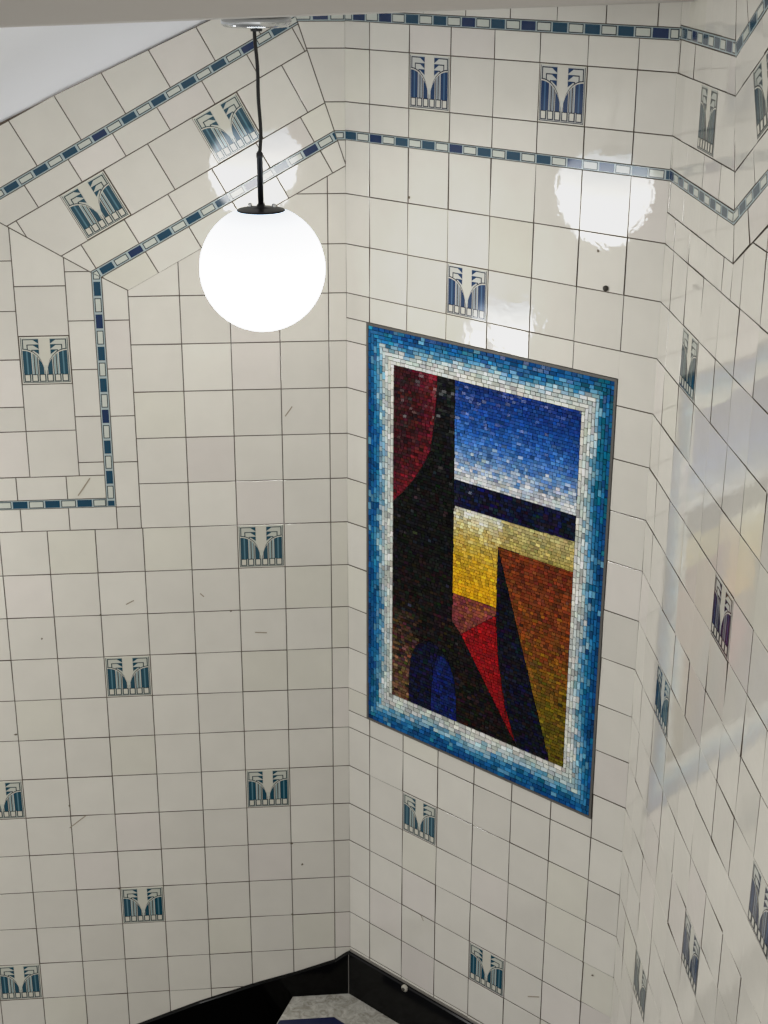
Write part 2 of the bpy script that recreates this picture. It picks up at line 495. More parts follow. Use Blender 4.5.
trim(12, 'R', lambda mb, s: strip_piece(mb, s, None, 7.6, 32.0, 7.345, 7.535, 3.951 * CT + 10.763 * ST, axes=axR, clipf=cr_r), 'upper rising strip on right wall')

# chips and scuffs on the tiles, part of each wall's own surface
def marks(w, o, specks, scuffs):
    mb = MB(); s = FR[w][2]
    for u, z in specks:
        n_ = 7; r = random.uniform(.022, .042)
        p = [(u + r * random.uniform(.5, 1.1) * math.cos(2 * math.pi * i / n_), s * (TH_TILE + .010), z + r * random.uniform(.4, 1) * math.sin(2 * math.pi * i / n_)) for i in range(n_)]
        mb.face(p if s < 0 else p[::-1], 'chip')
    for (u0, z0), (u1, z1) in scuffs:
        L = math.hypot(u1 - u0, z1 - z0); nx, nz = -(z1 - z0) / L * .012, (u1 - u0) / L * .012
        p = [(u0 + nx, s * (TH_TILE + .009), z0 + nz), (u0 - nx, s * (TH_TILE + .009), z0 - nz), (u1 - nx, s * (TH_TILE + .009), z1 - nz), (u1 + nx, s * (TH_TILE + .009), z1 + nz)]
        mb.face(p if s < 0 else p[::-1], 'scuff')
    c = mb.build('tile_blemishes', parent=o); c['label'] = 'small brown chips and scuffs on the tiles'
M['chip'] = mat('chip_brown', srgb(96, 84, 68), 0.8)
M['scuff'] = mat('scuff_brown', srgb(150, 138, 118), 0.6)
marks('L', bpy.data.objects['wall_left'], [(6.67, -2.50), (5.38, -1.98), (2.57, -2.0), (7.42, -4.83), (6.38, -6.72), (1.36, -8.0), (5.38, -6.0), (1.12, -8.6), (1.38, -9.97), (5.4, -9.0), (3.37, -9.0)],
      [((6.41, -7.30), (6.03, -7.00)), ((4.82, -1.76), (4.65, -1.67)), ((2.06, -2.54), (1.80, -2.56)), ((1.30, 2.41), (1.15, 2.62)), ((5.67, .78), (5.40, 1.16)), ((3.14, -1.64), (3.22, -1.56))])
marks('M', bpy.data.objects['wall_back'], [(1.69, 7.12), (6.07, 6.69), (6.90, -8.2), (6.651, -8.0)], [((2.24, -9.0), (2.32, -9.12)), ((5.3, -9.6), (5.6, -9.45))])

# ------------------------------------------------------------------ decorative fountain tiles
PAL = {
    'teal': dict(d=(24, 68, 84), m=(78, 120, 134), g=(132, 160, 164), k=(44, 62, 66), w=(205, 202, 188), b=(192, 194, 182)),
    'blue': dict(d=(14, 50, 90), m=(60, 98, 134), g=(132, 146, 158), k=(38, 44, 60), w=(206, 203, 192), b=(196, 197, 190)),
    'deep': dict(d=(4, 42, 54), m=(36, 86, 100), g=(88, 122, 126), k=(26, 40, 44), w=(205, 202, 188), b=(178, 182, 172)),
    'navy': dict(d=(14, 36, 70), m=(54, 84, 118), g=(126, 136, 152), k=(30, 34, 48), w=(202, 200, 188), b=(190, 192, 184))}
M['motif'] = tint_mat('motif_glaze', 0.08, 1.52, 0.0)
for nm in PAL:
    PAL[nm] = {k: srgb(*v) for k, v in PAL[nm].items()}

def motif_mesh(pal, s):
    p = PAL[pal]; mb = MB()
    put_tile(mb, rect(-.5, .5, -.5, .5), s, tile_colour(), 'tile', tilt=0)
    def poly(pts, key, h):
        c = ccw([(x - .5, .5 - y) for x, y in pts])       # x right, y down in 0..1
        v = [(a, s * (TH_TILE + h), b_) for a, b_ in c]
        mb.face(v if s < 0 else v[::-1], 'motif', p[key])
    def bar(x0, x1, y0, y1, key, h): poly([(x0, y0), (x1, y0), (x1, y1), (x0, y1)], key, h)
    def both(fn):
        fn(lambda x: x); fn(lambda x: 1 - x)
    H1, H2, H3, H4 = .003, .005, .007, .009
    XL, XM = .055, .485
    # pale glaze panel under each half, and fine frame lines
    bar(.03, .97, .03, .97, 'b', .0015)
    bar(.395, .605, .03, .60, 'w', .0022)
    def frame(fx):
        a, b_ = sorted((fx(.028), fx(.042))); bar(a, b_, .03, .97, 'k', H1)
    both(frame)
    bar(.028, .972, .955, .968, 'k', H1)
    # stepped corner hooks with solid wedge tips
    def hooks(fx):
        for x0, y0, yb in ((.06, .055, .30), (.145, .165, .33), (.235, .275, .37)):
            a, b_ = sorted((fx(x0), fx(.385))); bar(a, b_, y0, y0 + .020, 'k', H1)
            a, b_ = sorted((fx(x0), fx(x0 + .022))); bar(a, b_, y0, yb, 'k', H1)
            poly([(fx(.25), y0), (fx(.385), y0), (fx(.385), y0 + .098)], 'd', H2)
    both(hooks)
    # falling arc: filled quadrant of stripes with dark and pale rims
    def arc_y(x): # quarter ellipse centred under the outer edge
        q = max(0.0, 1 - ((x - XL) / (XM - XL)) ** 2); return .79 - .53 * math.sqrt(q)
    def band(fx, x0, x1, key, h, off=0.0):
        N = 6; pts = [(x0, .79)] + [(x0 + (x1 - x0) * i / N, min(.79, arc_y(x0 + (x1 - x0) * i / N) + off)) for i in range(N + 1)] + [(x1, .79)]
        for i in range(N):
            xa, xb = x0 + (x1 - x0) * i / N, x0 + (x1 - x0) * (i + 1) / N
            poly([(fx(xa), .79), (fx(xa), min(.785, arc_y(xa) + off)), (fx(xb), min(.785, arc_y(xb) + off)), (fx(xb), .79)], key, h)
    def arcs(fx):
        band(fx, XL, XM - .002, 'k', H1, -.012)
        band(fx, XL, XM - .012, 'w', H2, .008)
        for x0, x1, key in ((.055, .125, 'd'), (.125, .155, 'm'), (.155, .225, 'd'), (.24, .262, 'g'), (.268, .292, 'k'), (.30, .325, 'g'), (.333, .352, 'k'), (.365, .462, 'd')):
            band(fx, x0, x1, key, H3, .030)
    both(arcs)
    # six outlined cream blocks along the foot
    for i in range(6):
        x0 = .055 + i * .1515; bar(x0, x0 + .132, .785, .945, 'k', H3); bar(x0 + .022, x0 + .110, .803, .925, 'w', H4)
    o = mb.build('decorative_tile'); me = o.data; bpy.data.objects.remove(o)
    return me

cache = {}
def deco(w, u, z, pal, label, rot=0.0):
    s = FR[w][2]
    if (pal, s) not in cache: cache[(pal, s)] = motif_mesh(pal, s)
    o = bpy.data.objects.new('decorative_tile', cache[(pal, s)]); link(o)
    o.matrix_world = wall_matrix(w) @ Matrix.Translation((u * T, 0, z * T)) @ Matrix.Rotation(rot, 4, 'Y')
    return tag(o, label, 'tile', {'L': 'fountain pattern tiles on the left wall', 'M': 'fountain pattern tiles on the mosaic wall', 'R': 'fountain pattern tiles on the right wall'}[w])

deco('L', 1.871, -.5, 'teal', 'teal fountain-pattern tile on left wall, directly below the globe lamp and nearest it')
deco('L', 4.871, -3.5, 'teal', 'teal fountain-pattern tile alone mid-height on left wall, left of the mosaic')
deco('L', 1.871, -6.5, 'teal', 'teal fountain-pattern tile on left wall near corner, level with the mosaic\'s bottom left')
deco('L', 7.871, -6.5, 'teal', 'half-seen teal fountain-pattern tile cut off by the left edge, two-thirds down')
deco('L', 4.871, -9.5, 'teal', 'teal fountain-pattern tile on left wall, just above where the black skirting leaves view')
deco('L', 7.871, -11.5, 'teal', 'teal fountain-pattern tile in the bottom left corner of left wall')
deco('L', 6.122, 3.72, 'teal', 'teal fountain-pattern tile framed inside the elbow of the blue strip at left')
u, z = axL(1.0, 8.357); deco('L', u, z, 'teal', 'tilted teal fountain-pattern tile between the raking strips, the lower left one', TH)
u, z = axL(-2.0, 8.357); deco('L', u, z, 'teal', 'tilted teal fountain-pattern tile between the raking strips, beside the lamp cable', TH)
deco('M', 2.151, 9.268, 'blue', 'blue fountain-pattern tile between level strips, left one of the pair at top', 0)
deco('M', 5.151, 9.268, 'blue', 'blue fountain-pattern tile between level strips, right one of the pair at top', 0)
deco('M', 3.151, 5.5, 'blue', 'blue fountain-pattern tile just above the top edge of the mosaic')
deco('M', 2.151, -6.5, 'teal', 'teal fountain-pattern tile just below the mosaic\'s bottom edge')
deco('M', 4.151, -9.5, 'teal', 'teal fountain-pattern tile low on the mosaic wall, close above the black skirting')
deco('R', roff + 1.5, 9.268, 'deep', 'narrow-looking fountain-pattern tile between level strips at top of right wall')
u, z = axR(9.17, 6.32); deco('R', u, z, 'deep', 'tilted fountain-pattern tile cut by the top right edge, beside the rising strip', -TH)
deco('R', roff + 1.5, 5.5, 'deep', 'grey-teal fountain-pattern tile on right wall, right of the mosaic\'s top corner')
deco('R', roff + 4.5, 2.5, 'navy', 'dark navy fountain-pattern tile on right wall, mid-height near the right edge')
deco('R', roff + 1.5, -.5, 'deep', 'green-teal fountain-pattern tile on right wall, level with the mosaic\'s lower half')
deco('R', roff + 7.5, -.5, 'navy', 'large dark fountain-pattern tile cut by the lower right edge')
deco('R', roff + 4.5, -3.5, 'navy', 'dark navy fountain-pattern tile low on right wall, middle of the bottom three')
deco('R', roff + 1.5, -6.5, 'deep', 'green-teal fountain-pattern tile lowest on right wall, nearest the corner')

# ------------------------------------------------------------------ mosaic panel
mosaic = empty('mosaic_panel', wall_pt('M', (MX0 + MX1) / 2, MZ0, 0))
tag(mosaic, 'tall abstract glass mosaic panel with blue and white border on tiled wall', 'mosaic')
WMm = wall_matrix('M')
def pbuild(mb, name, label=None):
    o = mb.build(name); o.parent = mosaic
    o.matrix_world = WMm
    o.matrix_parent_inverse = Matrix.Identity(4)
    o.matrix_basis = Matrix.Translation(-Vector(mosaic.location)) @ WMm
    if label: o['label'] = label
    return o
fr = MB(); E_ = .05
for x0, x1, z0, z1 in ((MX0, MX1, MZ1 - E_, MZ1), (MX0, MX1, MZ0, MZ0 + E_), (MX0, MX0 + E_, MZ0 + E_, MZ1 - E_), (MX1 - E_, MX1, MZ0 + E_, MZ1 - E_)):
    fr.box(x0, x1, -.040, 0, z0, z1, 'edge')
pbuild(fr, 'edging_strip', 'thin grey metal edging')
IX0, IX1, IZ0, IZ1 = 1.325, 5.905, -3.685, 3.737
HT = .036
def tessera(mb, poly, col, gap=.014, tilt=.055):
    a = inset(poly, gap / 2)
    if len(a) < 3 or abs(area(a)) < .0006: return
    cx = sum(q[0] for q in a) / len(a); cz = sum(q[1] for q in a) / len(a)
    tx, tz, dh = random.gauss(0, tilt), random.gauss(0, tilt), random.uniform(-.003, .003)
    n_ = len(a)
    base = [(q[0], -.010, q[1]) for q in a]
    top = [(q[0], -(HT + dh + (q[0] - cx) * tx + (q[1] - cz) * tz), q[1]) for q in a]
    fs = [(i, (i + 1) % n_, n_ + (i + 1) % n_, n_ + i) for i in range(n_)] + [tuple(range(n_, 2 * n_))]
    mb.grid(base + top, fs, 'tess', col)
def lerp(a, b_, t): return tuple(a[i] + (b_[i] - a[i]) * t for i in range(3))
def ramp(stops, t):
    for (p, a), (q, b_) in zip(stops, stops[1:]):
        if t <= q: return lerp(a, b_, max(0, (t - p) / (q - p)))
    return stops[-1][1]
def jit(c, amt):
    k = random.gauss(1, amt)
    return srgb(*[min(255, max(0, v * k + random.gauss(0, 255 * amt * .12))) for v in c])

bd = MB()
bd.box(MX0 + .02, MX1 - .02, -.014, 0, MZ0 + .02, MZ1 - .02, 'bed')
NR = 9; OX0, OX1, OZ0, OZ1 = MX0 + E_, MX1 - E_, MZ0 + E_, MZ1 - E_
bstops = [(0, (0, 66, 124)), (.22, (8, 98, 158)), (.4, (62, 138, 182)), (.55, (142, 184, 204)), (.68, (204, 214, 212)), (1, (226, 226, 216))]
def bcol(t, x, z):
    t2 = min(1, max(0, t + random.gauss(0, .075) + .07 * math.sin(x * 2.3 + z * 1.7)))
    c = ramp(bstops, t2)
    if t < .5 and random.random() < .16: c = random.choice([(0, 92, 134), (30, 128, 164), (12, 84, 146), (96, 160, 196)])
    if x > 6 and z > 1.5 and t < .45 and random.random() < .4: c = (0, 104, 136)
    return jit(c, .09)
for k in range(NR):
    t = (k + .5) / NR
    a0 = k / NR; a1 = (k + 1) / NR
    xl0, xl1 = OX0 + (IX0 - OX0) * a0, OX0 + (IX0 - OX0) * a1
    xr0, xr1 = OX1 - (OX1 - IX1) * a1, OX1 - (OX1 - IX1) * a0
    zt0, zt1 = OZ1 - (OZ1 - IZ1) * a1, OZ1 - (OZ1 - IZ1) * a0
    zb0, zb1 = OZ0 + (IZ0 - OZ0) * a0, OZ0 + (IZ0 - OZ0) * a1
    for z0, z1 in ((zt0, zt1), (zb0, zb1)):
        x = xl0
        while x < xr1 - .03:
            w_ = min(random.uniform(.10, .19), xr1 - x)
            if xr1 - x - w_ < .05: w_ = xr1 - x
            tessera(bd, rect(x, x + w_, z0, z1), bcol(t, x, z0)); x += w_
    for x0, x1 in ((xl0, xl1), (xr0, xr1)):
        z = zb1
        while z < zt0 - .03:
            w_ = min(random.uniform(.10, .17), zt0 - z)
            if zt0 - z - w_ < .05: w_ = zt0 - z
            tessera(bd, rect(x0, x1, z, z + w_), bcol(t, x0, z)); z += w_
pbuild(bd, 'border', 'border of blue tesserae fading inward to white')

PIC = {
    'sun': [(1.188, 0.712), (1.330, 0.822), (1.590, 1.077), (1.884, 1.429), (2.123, 1.782), (2.310, 2.136), (2.396, 2.666), (2.454, 3.282), (2.467, 3.787), (1.269, 3.763)],
    'bar': [(2.953, 1.703), (2.958, 1.142), (5.887, 1.176), (5.966, 1.186), (5.935, 1.696)],
    'sky': [(2.917, 3.783), (2.953, 1.703), (5.886, 1.691), (5.956, 1.691), (5.950, 3.797)],
    'archblue': [(2.437, -3.867), (3.151, -3.807), (3.118, -3.138), (3.061, -2.755), (2.945, -2.460), (2.785, -2.315), (2.605, -2.309), (2.493, -2.616), (2.440, -3.177)],
    'archdark': [(1.809, -3.890), (3.151, -3.807), (3.118, -3.138), (3.061, -2.755), (2.920, -2.402), (2.720, -2.170), (2.482, -2.063), (2.245, -2.088), (2.007, -2.274), (1.866, -2.592), (1.814, -2.986)],
    'blade': [(4.095, 0.559), (4.108, -0.908), (4.188, -1.840), (4.413, -2.868), (4.825, -3.906), (5.607, -3.927), (5.550, -3.653)],
    'earth': [(4.095, 0.559), (5.607, -3.927), (6.039, -3.819), (5.920, 0.548)],
    'red': [(3.208, -1.621), (4.897, -3.878), (4.284, -1.487), (4.130, -0.895)],
    'pink': [(2.971, -0.764), (2.972, -1.397), (3.208, -1.621), (4.130, -0.895), (4.182, -0.753)],
    'yellow': [(2.958, 1.142), (2.971, -0.764), (4.182, -0.753), (5.963, 0.526), (5.966, 1.179)],
}
def yz(v, a, b_): return max(0.0, min(1.0, (v - a) / (b_ - a)))
def col_red_sun(x, z):
    d = yz(math.hypot((x - 1.3) / 1.0, (z - 3.0) / 1.9), .55, 1.15)
    return jit(lerp((52, 14, 20), (112, 16, 32), min(1, max(0, d + random.gauss(0, .15)))), .22)
def col_sky(x, z):
    t = yz(z, 3.7, 1.78) + random.gauss(0, .07)
    return jit(ramp([(0, (8, 48, 124)), (.3, (18, 74, 158)), (.55, (48, 108, 190)), (.75, (104, 150, 208)), (.88, (184, 200, 220)), (1, (230, 232, 232))], max(0, min(1, t))), .1)
def col_bar(x, z): return jit((10, 14, 46), .35)
def col_yellow(x, z):
    t = yz(z, 1.14, -.76) + random.gauss(0, .045)
    c = ramp([(0, (242, 240, 226)), (.13, (236, 226, 182)), (.3, (208, 182, 92)), (.6, (222, 174, 36)), (1, (240, 176, 10))], max(0, min(1, t)))
    if x > 4.2: c = lerp(c, (186, 168, 92), .75)
    return jit(c, .1)
def col_pink(x, z):
    return jit(lerp((128, 52, 62), (150, 82, 44), yz(x, 2.7, 3.7) * random.random() * 1.3), .14)
def col_red(x, z): return jit(lerp((158, 14, 20), (112, 8, 16), random.random() * yz(z, -1.6, -3.6)), .13)
def col_blade(x, z): return jit(random.choice([(8, 10, 26), (10, 12, 38), (14, 12, 20)]), .3)
def col_earth(x, z):
    t = yz(z, .15, -3.4) + random.gauss(0, .09)
    return jit(ramp([(0, (124, 52, 22)), (.35, (128, 64, 22)), (.6, (130, 90, 20)), (.85, (112, 96, 16)), (1, (98, 84, 16))], max(0, min(1, t))), .16)
def col_archdark(x, z): return jit((6, 10, 44), .3)
def col_archblue(x, z): return jit(lerp((8, 34, 104), (6, 16, 66), random.random() * .8), .2)
def col_black(x, z):
    c = (5, 5, 6)
    if z < .4: c = lerp((5, 5, 6), (34, 20, 15), yz(z, .4, -1.2) * random.random())
    if x < 2.05 and z < -1.6: c = lerp(c, (112, 80, 56), yz(z, -1.0, -2.8) * random.uniform(.72, 1))
    if random.random() < .012: c = (44, 44, 46)
    return jit(c, .3)
REG = [('sun', col_red_sun), ('bar', col_bar), ('sky', col_sky), ('archblue', col_archblue), ('archdark', col_archdark),
       ('blade', col_blade), ('earth', col_earth), ('red', col_red), ('pink', col_pink), ('yellow', col_yellow)]
pc = MB()
z = IZ0; row_h = .066
while z < IZ1 - .01:
    h_ = min(row_h * random.uniform(.92, 1.08), IZ1 - z)
    if IZ1 - z - h_ < .04: h_ = IZ1 - z
    x = IX0 + random.uniform(-.08, 0)
    while x < IX1 - .01:
        w_ = random.uniform(.075, .13)
        cell = clip(rect(x, x + w_, z, z + h_), rect(IX0, IX1, IZ0, IZ1))
        x += w_
        if len(cell) < 3: continue
        todo = [cell]
        for nm, fn in REG:
            nxt = []
            for c in todo:
                ins, outs = split(c, PIC[nm])
                if len(ins) >= 3 and abs(area(ins)) > 1e-5:
                    cx = sum(q[0] for q in ins) / len(ins); cz = sum(q[1] for q in ins) / len(ins)
                    tessera(pc, ins, fn(cx, cz), .010, .06); nxt += outs
                else: nxt.append(c)
            todo = nxt
        for c in todo:
            cx = sum(q[0] for q in c) / len(c); cz = sum(q[1] for q in c) / len(c)
            tessera(pc, c, col_black(cx, cz), .010, .06)
    z += h_
pbuild(pc, 'picture', 'abstract picture of arch, red disc, blue sky, yellow and brown wedges')

# ------------------------------------------------------------------ skirting, floor, steps
bb = MB(); D_ = .12
tops = BASE_L
ht = 1.2
for (u0, z0), (u1, z1) in zip(tops, tops[1:]):
    fl = -16.5
    vs = [(u0, 0, fl), (u1, 0, fl), (u1, 0, z1), (u0, 0, z0), (u0, D_, fl), (u1, D_, fl), (u1, D_, z1 - .02), (u0, D_, z0 - .02),
          (u0, D_ - .03, z0), (u1, D_ - .03, z1)]
    bb.grid(vs, [(4, 7, 6, 5), (7, 8, 9, 6), (8, 3, 2, 9)], 'black')
o = bb.build('baseboard_left', wall_matrix('L')); tag(o, 'black marble skirting following the stairs down the left wall', kind='structure')
bb = MB()
vs = []
for u_ in (.0, WM):
    vs += [(u_, 0, -ZF), (u_, 0, -11.11), (u_, -D_ + .03, -11.11), (u_, -D_, -11.14), (u_, -D_, -ZF)]
bb.grid(vs, [(0, 1, 2, 3, 4), (9, 8, 7, 6, 5)] + [(i, i + 5, i + 6, i + 1) for i in range(4)], 'black')
bb.box(0.03, WM, -.05, 0, -11.11, -11.06, 'joint')
bb.box(.034, .062, -D_ - .006, -D_ + .03, -ZF, -11.16, 'joint')
o = bb.build('baseboard_back', wall_matrix('M')); tag(o, 'black marble skirting under the mosaic wall', kind='structure')
bb = MB()
vs = []
for u_ in (.0, 12):
    vs += [(u_, 0, -ZF), (u_, 0, -11.11), (u_, -D_ + .03, -11.11), (u_, -D_, -11.14), (u_, -D_, -ZF)]
bb.grid(vs, [(0, 1, 2, 3, 4), (9, 8, 7, 6, 5)] + [(i, i + 5, i + 6, i + 1) for i in range(4)], 'black')
o = bb.build('baseboard_right', wall_matrix('R')); tag(o, 'black marble skirting along the right wall', kind='structure')

dL = (math.cos(AL), math.sin(AL)); nL = (-dL[1], dL[0]); dR = (math.cos(AR), math.sin(AR)); nRin = (dR[1], -dR[0])
FM = Matrix.Translation((0, 0, 0))
def prism(mb, pts, z0, z1, key):
    p = ccw(pts); n_ = len(p)
    vs = [(x, y, z0 + ZF) for x, y in p] + [(x, y, z1 + ZF) for x, y in p]
    mb.grid(vs, [tuple(range(n_ - 1, -1, -1)), tuple(range(n_, 2 * n_))] + [(i, (i + 1) % n_, n_ + (i + 1) % n_, n_ + i) for i in range(n_)], key)
eu = 1.36                                    # where the landing's edge meets the left wall
E0 = (dL[0] * eu, dL[1] * eu); ED = (.40, -.9165)
fl = MB()
far = (E0[0] + ED[0] * 9, E0[1] + ED[1] * 9)
rw = lambda u_: (WM + dR[0] * u_, dR[1] * u_)
prism(fl, [(0, 0), E0, far, rw(9), rw(0)], -13.2, -ZF, 'marble')
# navy field set inside the pale border
bwd = .985
q0 = (E0[0] + ED[0] * 1.02 + .02, E0[1] + ED[1] * 1.02)
# line parallel to the left wall through q0 meets the line y=-bwd
tt = (-bwd - q0[1]) / dL[1]; q1 = (q0[0] + dL[0] * tt, -bwd)
k_ = 1.0
q2 = (WM - .5, -bwd); q3 = (rw(8.5)[0] + nRin[0] * bwd, rw(8.5)[1] + nRin[1] * bwd)
q4 = (far[0] + .05, far[1] + .3)
prism(fl, [q0, q1, q2, q3, q4], -ZF - .02, -ZF + .006, 'inlay')
o = fl.build('floor', FM); tag(o, 'landing floor of veined white marble around a dark navy field', kind='structure')
for i in range(3):
    st = MB(); a0 = eu + i * 2.0; a1 = eu + (i + 1) * 2.0 + .05; zt = -ZF - 1.15 * (i + 1)
    p0 = (dL[0] * a0, dL[1] * a0); p1 = (dL[0] * a1, dL[1] * a1)
    sp_ = .25 * (i + 1)
    prism(st, [p0, p1, (p1[0] + nL[0] * 8, p1[1] + nL[1] * 8), (p0[0] + nL[0] * 8, p0[1] + nL[1] * 8)], zt - 2.0, zt, 'black')
    o = st.build('stair_step', FM); tag(o, 'black step descending from the landing at left', kind='structure')

# small fittings on the back wall
def disc(mb, cx, cz, r, y0, y1, key, n_=20, dome=0.0):
    vs = []
    for (rr, yy) in ((r, y0), (r, y1), (r * .6, y1 - dome), (0.001, y1 - dome * 1.2)):
        vs += [(cx + rr * math.cos(2 * math.pi * i / n_), yy, cz + rr * math.sin(2 * math.pi * i / n_)) for i in range(n_)]
    fs = []
    for k in range(3):
        for i in range(n_): fs.append((k * n_ + i, k * n_ + (i + 1) % n_, (k + 1) * n_ + (i + 1) % n_, (k + 1) * n_ + i))
    fs.append(tuple(range(3 * n_, 4 * n_)))
    mb.grid(vs, fs, key)
mb = MB(); disc(mb, 0, 0, .05, -.03, -.06, 'plug', dome=.02)
o = mb.build('wall_plug', wall_matrix('M') @ Matrix.Translation((6.282 * T, 0, 6.066 * T)), smooth=True)
tag(o, 'tiny dark plug stuck in a cream tile above the mosaic\'s right side', 'plug')
st_ = empty('round_stud', wall_pt('M', 1.86, -11.17, D_))
tag(st_, 'small pale round stud on top edge of the black skirting below the mosaic wall', 'stud')
mb = MB(); disc(mb, 0, 0, .085, .02, -.03, 'stud', dome=.02)
mb.build('collar', parent=st_, smooth=True)
mb = MB(); disc(mb, 0, .0, .04, -.03, -.075, 'plug', dome=.01)
mb.build('core', parent=st_, smooth=True)

# ------------------------------------------------------------------ ceiling and beam
ce = MB()
us = [-6 + .25 * i for i in range(0, 77)]
prof = [(0, 0), (.03, .15), (.08, .32), (.18, .52), (.34, .72), (.6, .92), (1.0, 1.12), (1.5, 1.30), (2.2, 1.52), (3, 1.75), (4, 2.0), (5.5, 2.35), (7, 2.65), (9.7, 3.0)]
vs = []
for u_ in us:
    zc = min(ceil_line(u_), 11.46) if u_ > -.02 else 11.46
    for d_, r_ in prof:
        d2 = d_ - .05
        vs.append((dL[0] * u_ + nL[0] * d2, dL[1] * u_ + nL[1] * d2, zc + r_ + ZF))
m_ = len(prof)
ce.grid(vs, [(i * m_ + j, i * m_ + j + 1, (i + 1) * m_ + j + 1, (i + 1) * m_ + j) for i in range(len(us) - 1) for j in range(m_ - 1)], 'plaster')
o = ce.build('ceiling', FM, smooth=True); tag(o, 'white plaster ceiling sloping down with the lower flight', kind='structure')
# grey beam over the landing, the lamp hangs from its underside
bm_ = MB(); uB = 1.0
sec = [(0.0, 0.03), (.015, .008), (.05, 0.0), (1.5, 0.0), (1.5, 3.0), (0, 3.0)]
def beam_z(h): return 10.9026 - .03586 * h
vs = []
hs = [.06, 2, 4, 6, 8, 10, 12, 14]
for h in hs:
    for a_, dz in sec:
        uu = uB - a_
        vs.append((WM + dR[0] * uu + nRin[0] * h, dR[1] * uu + nRin[1] * h, beam_z(h) + dz + ZF))
m_ = len(sec)
bm_.grid(vs, [(i * m_ + j, i * m_ + (j + 1) % m_, (i + 1) * m_ + (j + 1) % m_, (i + 1) * m_ + j) for i in range(len(hs) - 1) for j in range(m_)]
         + [tuple(range(m_)), tuple(range((len(hs) - 1) * m_, len(hs) * m_))[::-1]], 'beam')
o = bm_.build('ceiling_beam', FM); tag(o, 'plain grey painted beam crossing the top of the view', kind='structure')

# ------------------------------------------------------------------ pendant lamp
def lathe(name, prof, key, parent, n_=48, smooth=True, label=None):
    mb = MB(); m2 = len(prof); vs = []
    for i in range(n_):
        a = 2 * math.pi * i / n_
        vs += [(r * math.cos(a), r * math.sin(a), z) for r, z in prof]
    mb.grid(vs, [(i * m2 + j, ((i + 1) % n_) * m2 + j, ((i + 1) % n_) * m2 + j + 1, i * m2 + j + 1) for i in range(n_) for j in range(m2 - 1)], key)
    o = mb.build(name, parent=parent, smooth=smooth)
    if label: o['label'] = label
    return o
GX, GY, GZ = 2.832, -4.988, 6.688
lamp = empty('pendant_lamp', P3(GX, GY, GZ))
tag(lamp, 'glowing white globe pendant lamp on black cable in front of the left wall', 'lamp', 'globe pendant lamps')
RG = 1.031
lathe('globe', [(max(.001, RG * math.sin(a)), RG * math.cos(a)) for a in [math.asin(.375 / RG) + (math.pi - math.asin(.375 / RG)) * i / 40 for i in range(41)]], 'globe', lamp, 64, label='glowing opal glass globe')
zc0 = math.sqrt(RG ** 2 - .39 ** 2)
cap = lathe('cap', [(.388, zc0 - .02), (.395, zc0 - .002), (.388, zc0 + .012), (.35, zc0 + .022), (.2, zc0 + .045), (.07, zc0 + .06), (.06, zc0 + .10), (.001, zc0 + .10)], 'blackmetal', lamp, 48, label='black disc cap on top of the globe')
for a in (70, 128, 186):
    mb = MB(); a = math.radians(a)
    cx, cy = .23 * math.cos(a), .23 * math.sin(a)
    n_ = 12; vs = []
    for r, zz in ((.035, 0), (.035, .05), (.02, .065), (.001, .068)):
        vs += [(cx + r * math.cos(2 * math.pi * i / n_), cy + r * math.sin(2 * math.pi * i / n_), zc0 + .03 + zz) for i in range(n_)]
    mb.grid(vs, [(k * n_ + i, k * n_ + (i + 1) % n_, (k + 1) * n_ + (i + 1) % n_, (k + 1) * n_ + i) for k in range(3) for i in range(n_)], 'chrome')
    mb.build('screw', parent=cap, smooth=True)
lathe('rod', [(.001, zc0 + .1), (.048, zc0 + .1), (.048, 1.80), (.055, 1.80), (.055, 1.87), (.03, 1.90), (.001, 1.90)], 'rod', lamp, 20)
# cable with a slight waver
mb = MB(); n_ = 10; pts = []
for i in range(25):
    t = i / 24; zz = 1.85 + t * (3.80 - 1.85)
    w1 = .022 * math.sin(t * 5.2) + .012 * math.sin(t * 11)
    pts.append((w1, w1 * .4, zz))
vs = []
for x, y, zz in pts: vs += [(x + .029 * math.cos(2 * math.pi * k / n_), y + .029 * math.sin(2 * math.pi * k / n_), zz) for k in range(n_)]
mb.grid(vs, [(i * n_ + k, i * n_ + (k + 1) % n_, (i + 1) * n_ + (k + 1) % n_, (i + 1) * n_ + k) for i in range(24) for k in range(n_)], 'cable')
mb.build('cable', parent=lamp, smooth=True)
rose = lathe('ceiling_rose', [(.001, 3.79), (.10, 3.79), (.50, 3.81), (.545, 3.84), (.55, 3.88), (.55, 3.955), (.001, 3.96)], 'chrome', lamp, 48, label='chrome ceiling rose half hidden by the beam')
lathe('cord_grip', [(.001, 3.74), (.09, 3.74), (.10, 3.80), (.001, 3.81)], 'cable', rose, 20)

# the next lamp down the lower flight: it is what mirrors above the mosaic
lamp2 = lamp.copy(); COL.objects.link(lamp2); lamp2.location = P3(-4.94, -11.76, 1.06)
lamp2['label'] = 'second globe pendant lamp, further down the lower flight, mirrored above the mosaic'
for ch in list(lamp.children):
    c = ch.copy(); COL.objects.link(c); c.parent = lamp2
    for g2 in list(ch.children):
        d = g2.copy(); COL.objects.link(d); d.parent = c

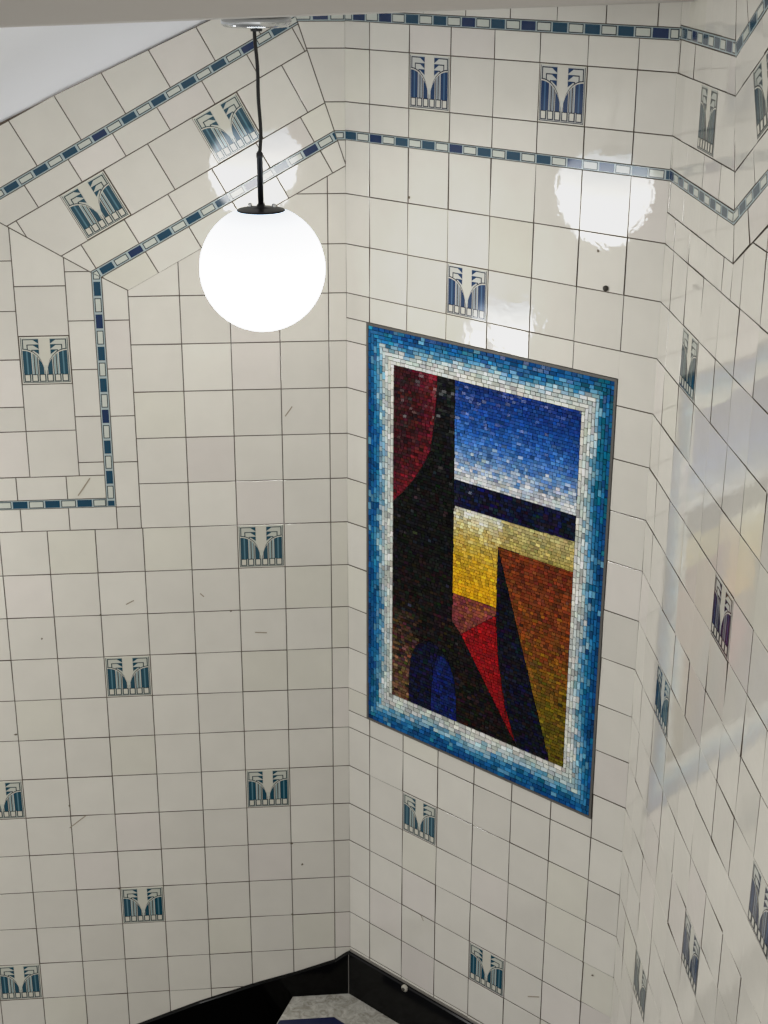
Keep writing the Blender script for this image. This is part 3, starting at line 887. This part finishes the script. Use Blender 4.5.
# ------------------------------------------------------------------ light
w = bpy.data.worlds.new('World'); scene.world = w; w.use_nodes = True
bg = w.node_tree.nodes['Background']; bg.inputs[0].default_value = (1.0, 0.985, 0.955, 1); bg.inputs[1].default_value = 0.84
n = w.node_tree.nodes; l = w.node_tree.links
tc = n.new('ShaderNodeTexCoord'); sx = n.new('ShaderNodeSeparateXYZ')
sq = n.new('ShaderNodeMath'); sq.operation = 'MULTIPLY'
ad = n.new('ShaderNodeMath'); ad.operation = 'MULTIPLY_ADD'; ad.inputs[1].default_value = -.30
cr = n.new('ShaderNodeValToRGB')
l.new(tc.outputs['Generated'], sx.inputs[0]); l.new(sx.outputs['X'], sq.inputs[0]); l.new(sx.outputs['X'], sq.inputs[1])
l.new(sx.outputs['X'], ad.inputs[0]); l.new(sq.outputs[0], ad.inputs[2]); l.new(ad.outputs[0], cr.inputs[0])
cr.color_ramp.elements[0].position = 0.0; cr.color_ramp.elements[0].color = (.70, .69, .665, 1)
cr.color_ramp.elements[1].position = 0.9; cr.color_ramp.elements[1].color = (1.75, 1.725, 1.67, 1)
sz = n.new('ShaderNodeSeparateXYZ'); m2_ = n.new('ShaderNodeMapRange'); mm = n.new('ShaderNodeMix'); mm.data_type = 'RGBA'; mm.blend_type = 'MULTIPLY'
m2_.inputs[1].default_value = -.45; m2_.inputs[2].default_value = .1; m2_.inputs[3].default_value = .34; m2_.inputs[4].default_value = 1.16
mm.inputs[0].default_value = 1.0
l.new(tc.outputs['Generated'], sz.inputs[0]); l.new(sz.outputs['Z'], m2_.inputs[0])
l.new(cr.outputs[0], mm.inputs[6]); l.new(m2_.outputs[0], mm.inputs[7]); l.new(mm.outputs[2], bg.inputs[0])
def area_light(name, loc, target, size, energy, color=(1, .97, .92)):
    L = bpy.data.lights.new(name, 'AREA'); L.shape = 'DISK'; L.size = size; L.energy = energy; L.color = color
    o = bpy.data.objects.new(name, L); COL.objects.link(o); o.location = loc
    o.rotation_euler = (Vector(target) - Vector(loc)).to_track_quat('-Z', 'Y').to_euler()
    return o

# ------------------------------------------------------------------ camera
cam = bpy.data.cameras.new('camera'); co = bpy.data.objects.new('camera', cam); COL.objects.link(co)
cam.sensor_fit = 'VERTICAL'; cam.sensor_height = 24.0; cam.lens = 1525.015 * 24.0 / 1024.0
pi_, ya, ro = math.radians(-21.1681), math.radians(-42.1013), math.radians(0.1972)
fwd = Vector((math.sin(ya) * math.cos(pi_), math.cos(ya) * math.cos(pi_), math.sin(pi_)))
right = Vector((math.cos(ya), -math.sin(ya), 0)); upv = right.cross(fwd)
r2 = math.cos(ro) * right + math.sin(ro) * upv; u2 = -math.sin(ro) * right + math.cos(ro) * upv
mw = Matrix((r2, u2, -fwd)).transposed().to_4x4(); mw.translation = P3(21.0235, -22.1109, 12.0311)
co.matrix_world = mw; cam.clip_start = 0.05
scene.camera = co
scene.view_settings.view_transform = 'Standard'
scene.view_settings.look = 'None'
scene.cycles.max_bounces = 8

scene.view_settings.use_curve_mapping = True      # soft photographic shoulder for the highlights
cm = scene.view_settings.curve_mapping
WL = 12.0
cm.white_level = (WL, WL, WL)
cv = cm.curves[3]
for x, y in ((0.62, 0.62), (1.1, 0.83), (2.6, 0.90), (6.0, 0.955)): cv.points.new(x / WL, y)
for p in cv.points: p.handle_type = 'VECTOR'
cm.update()
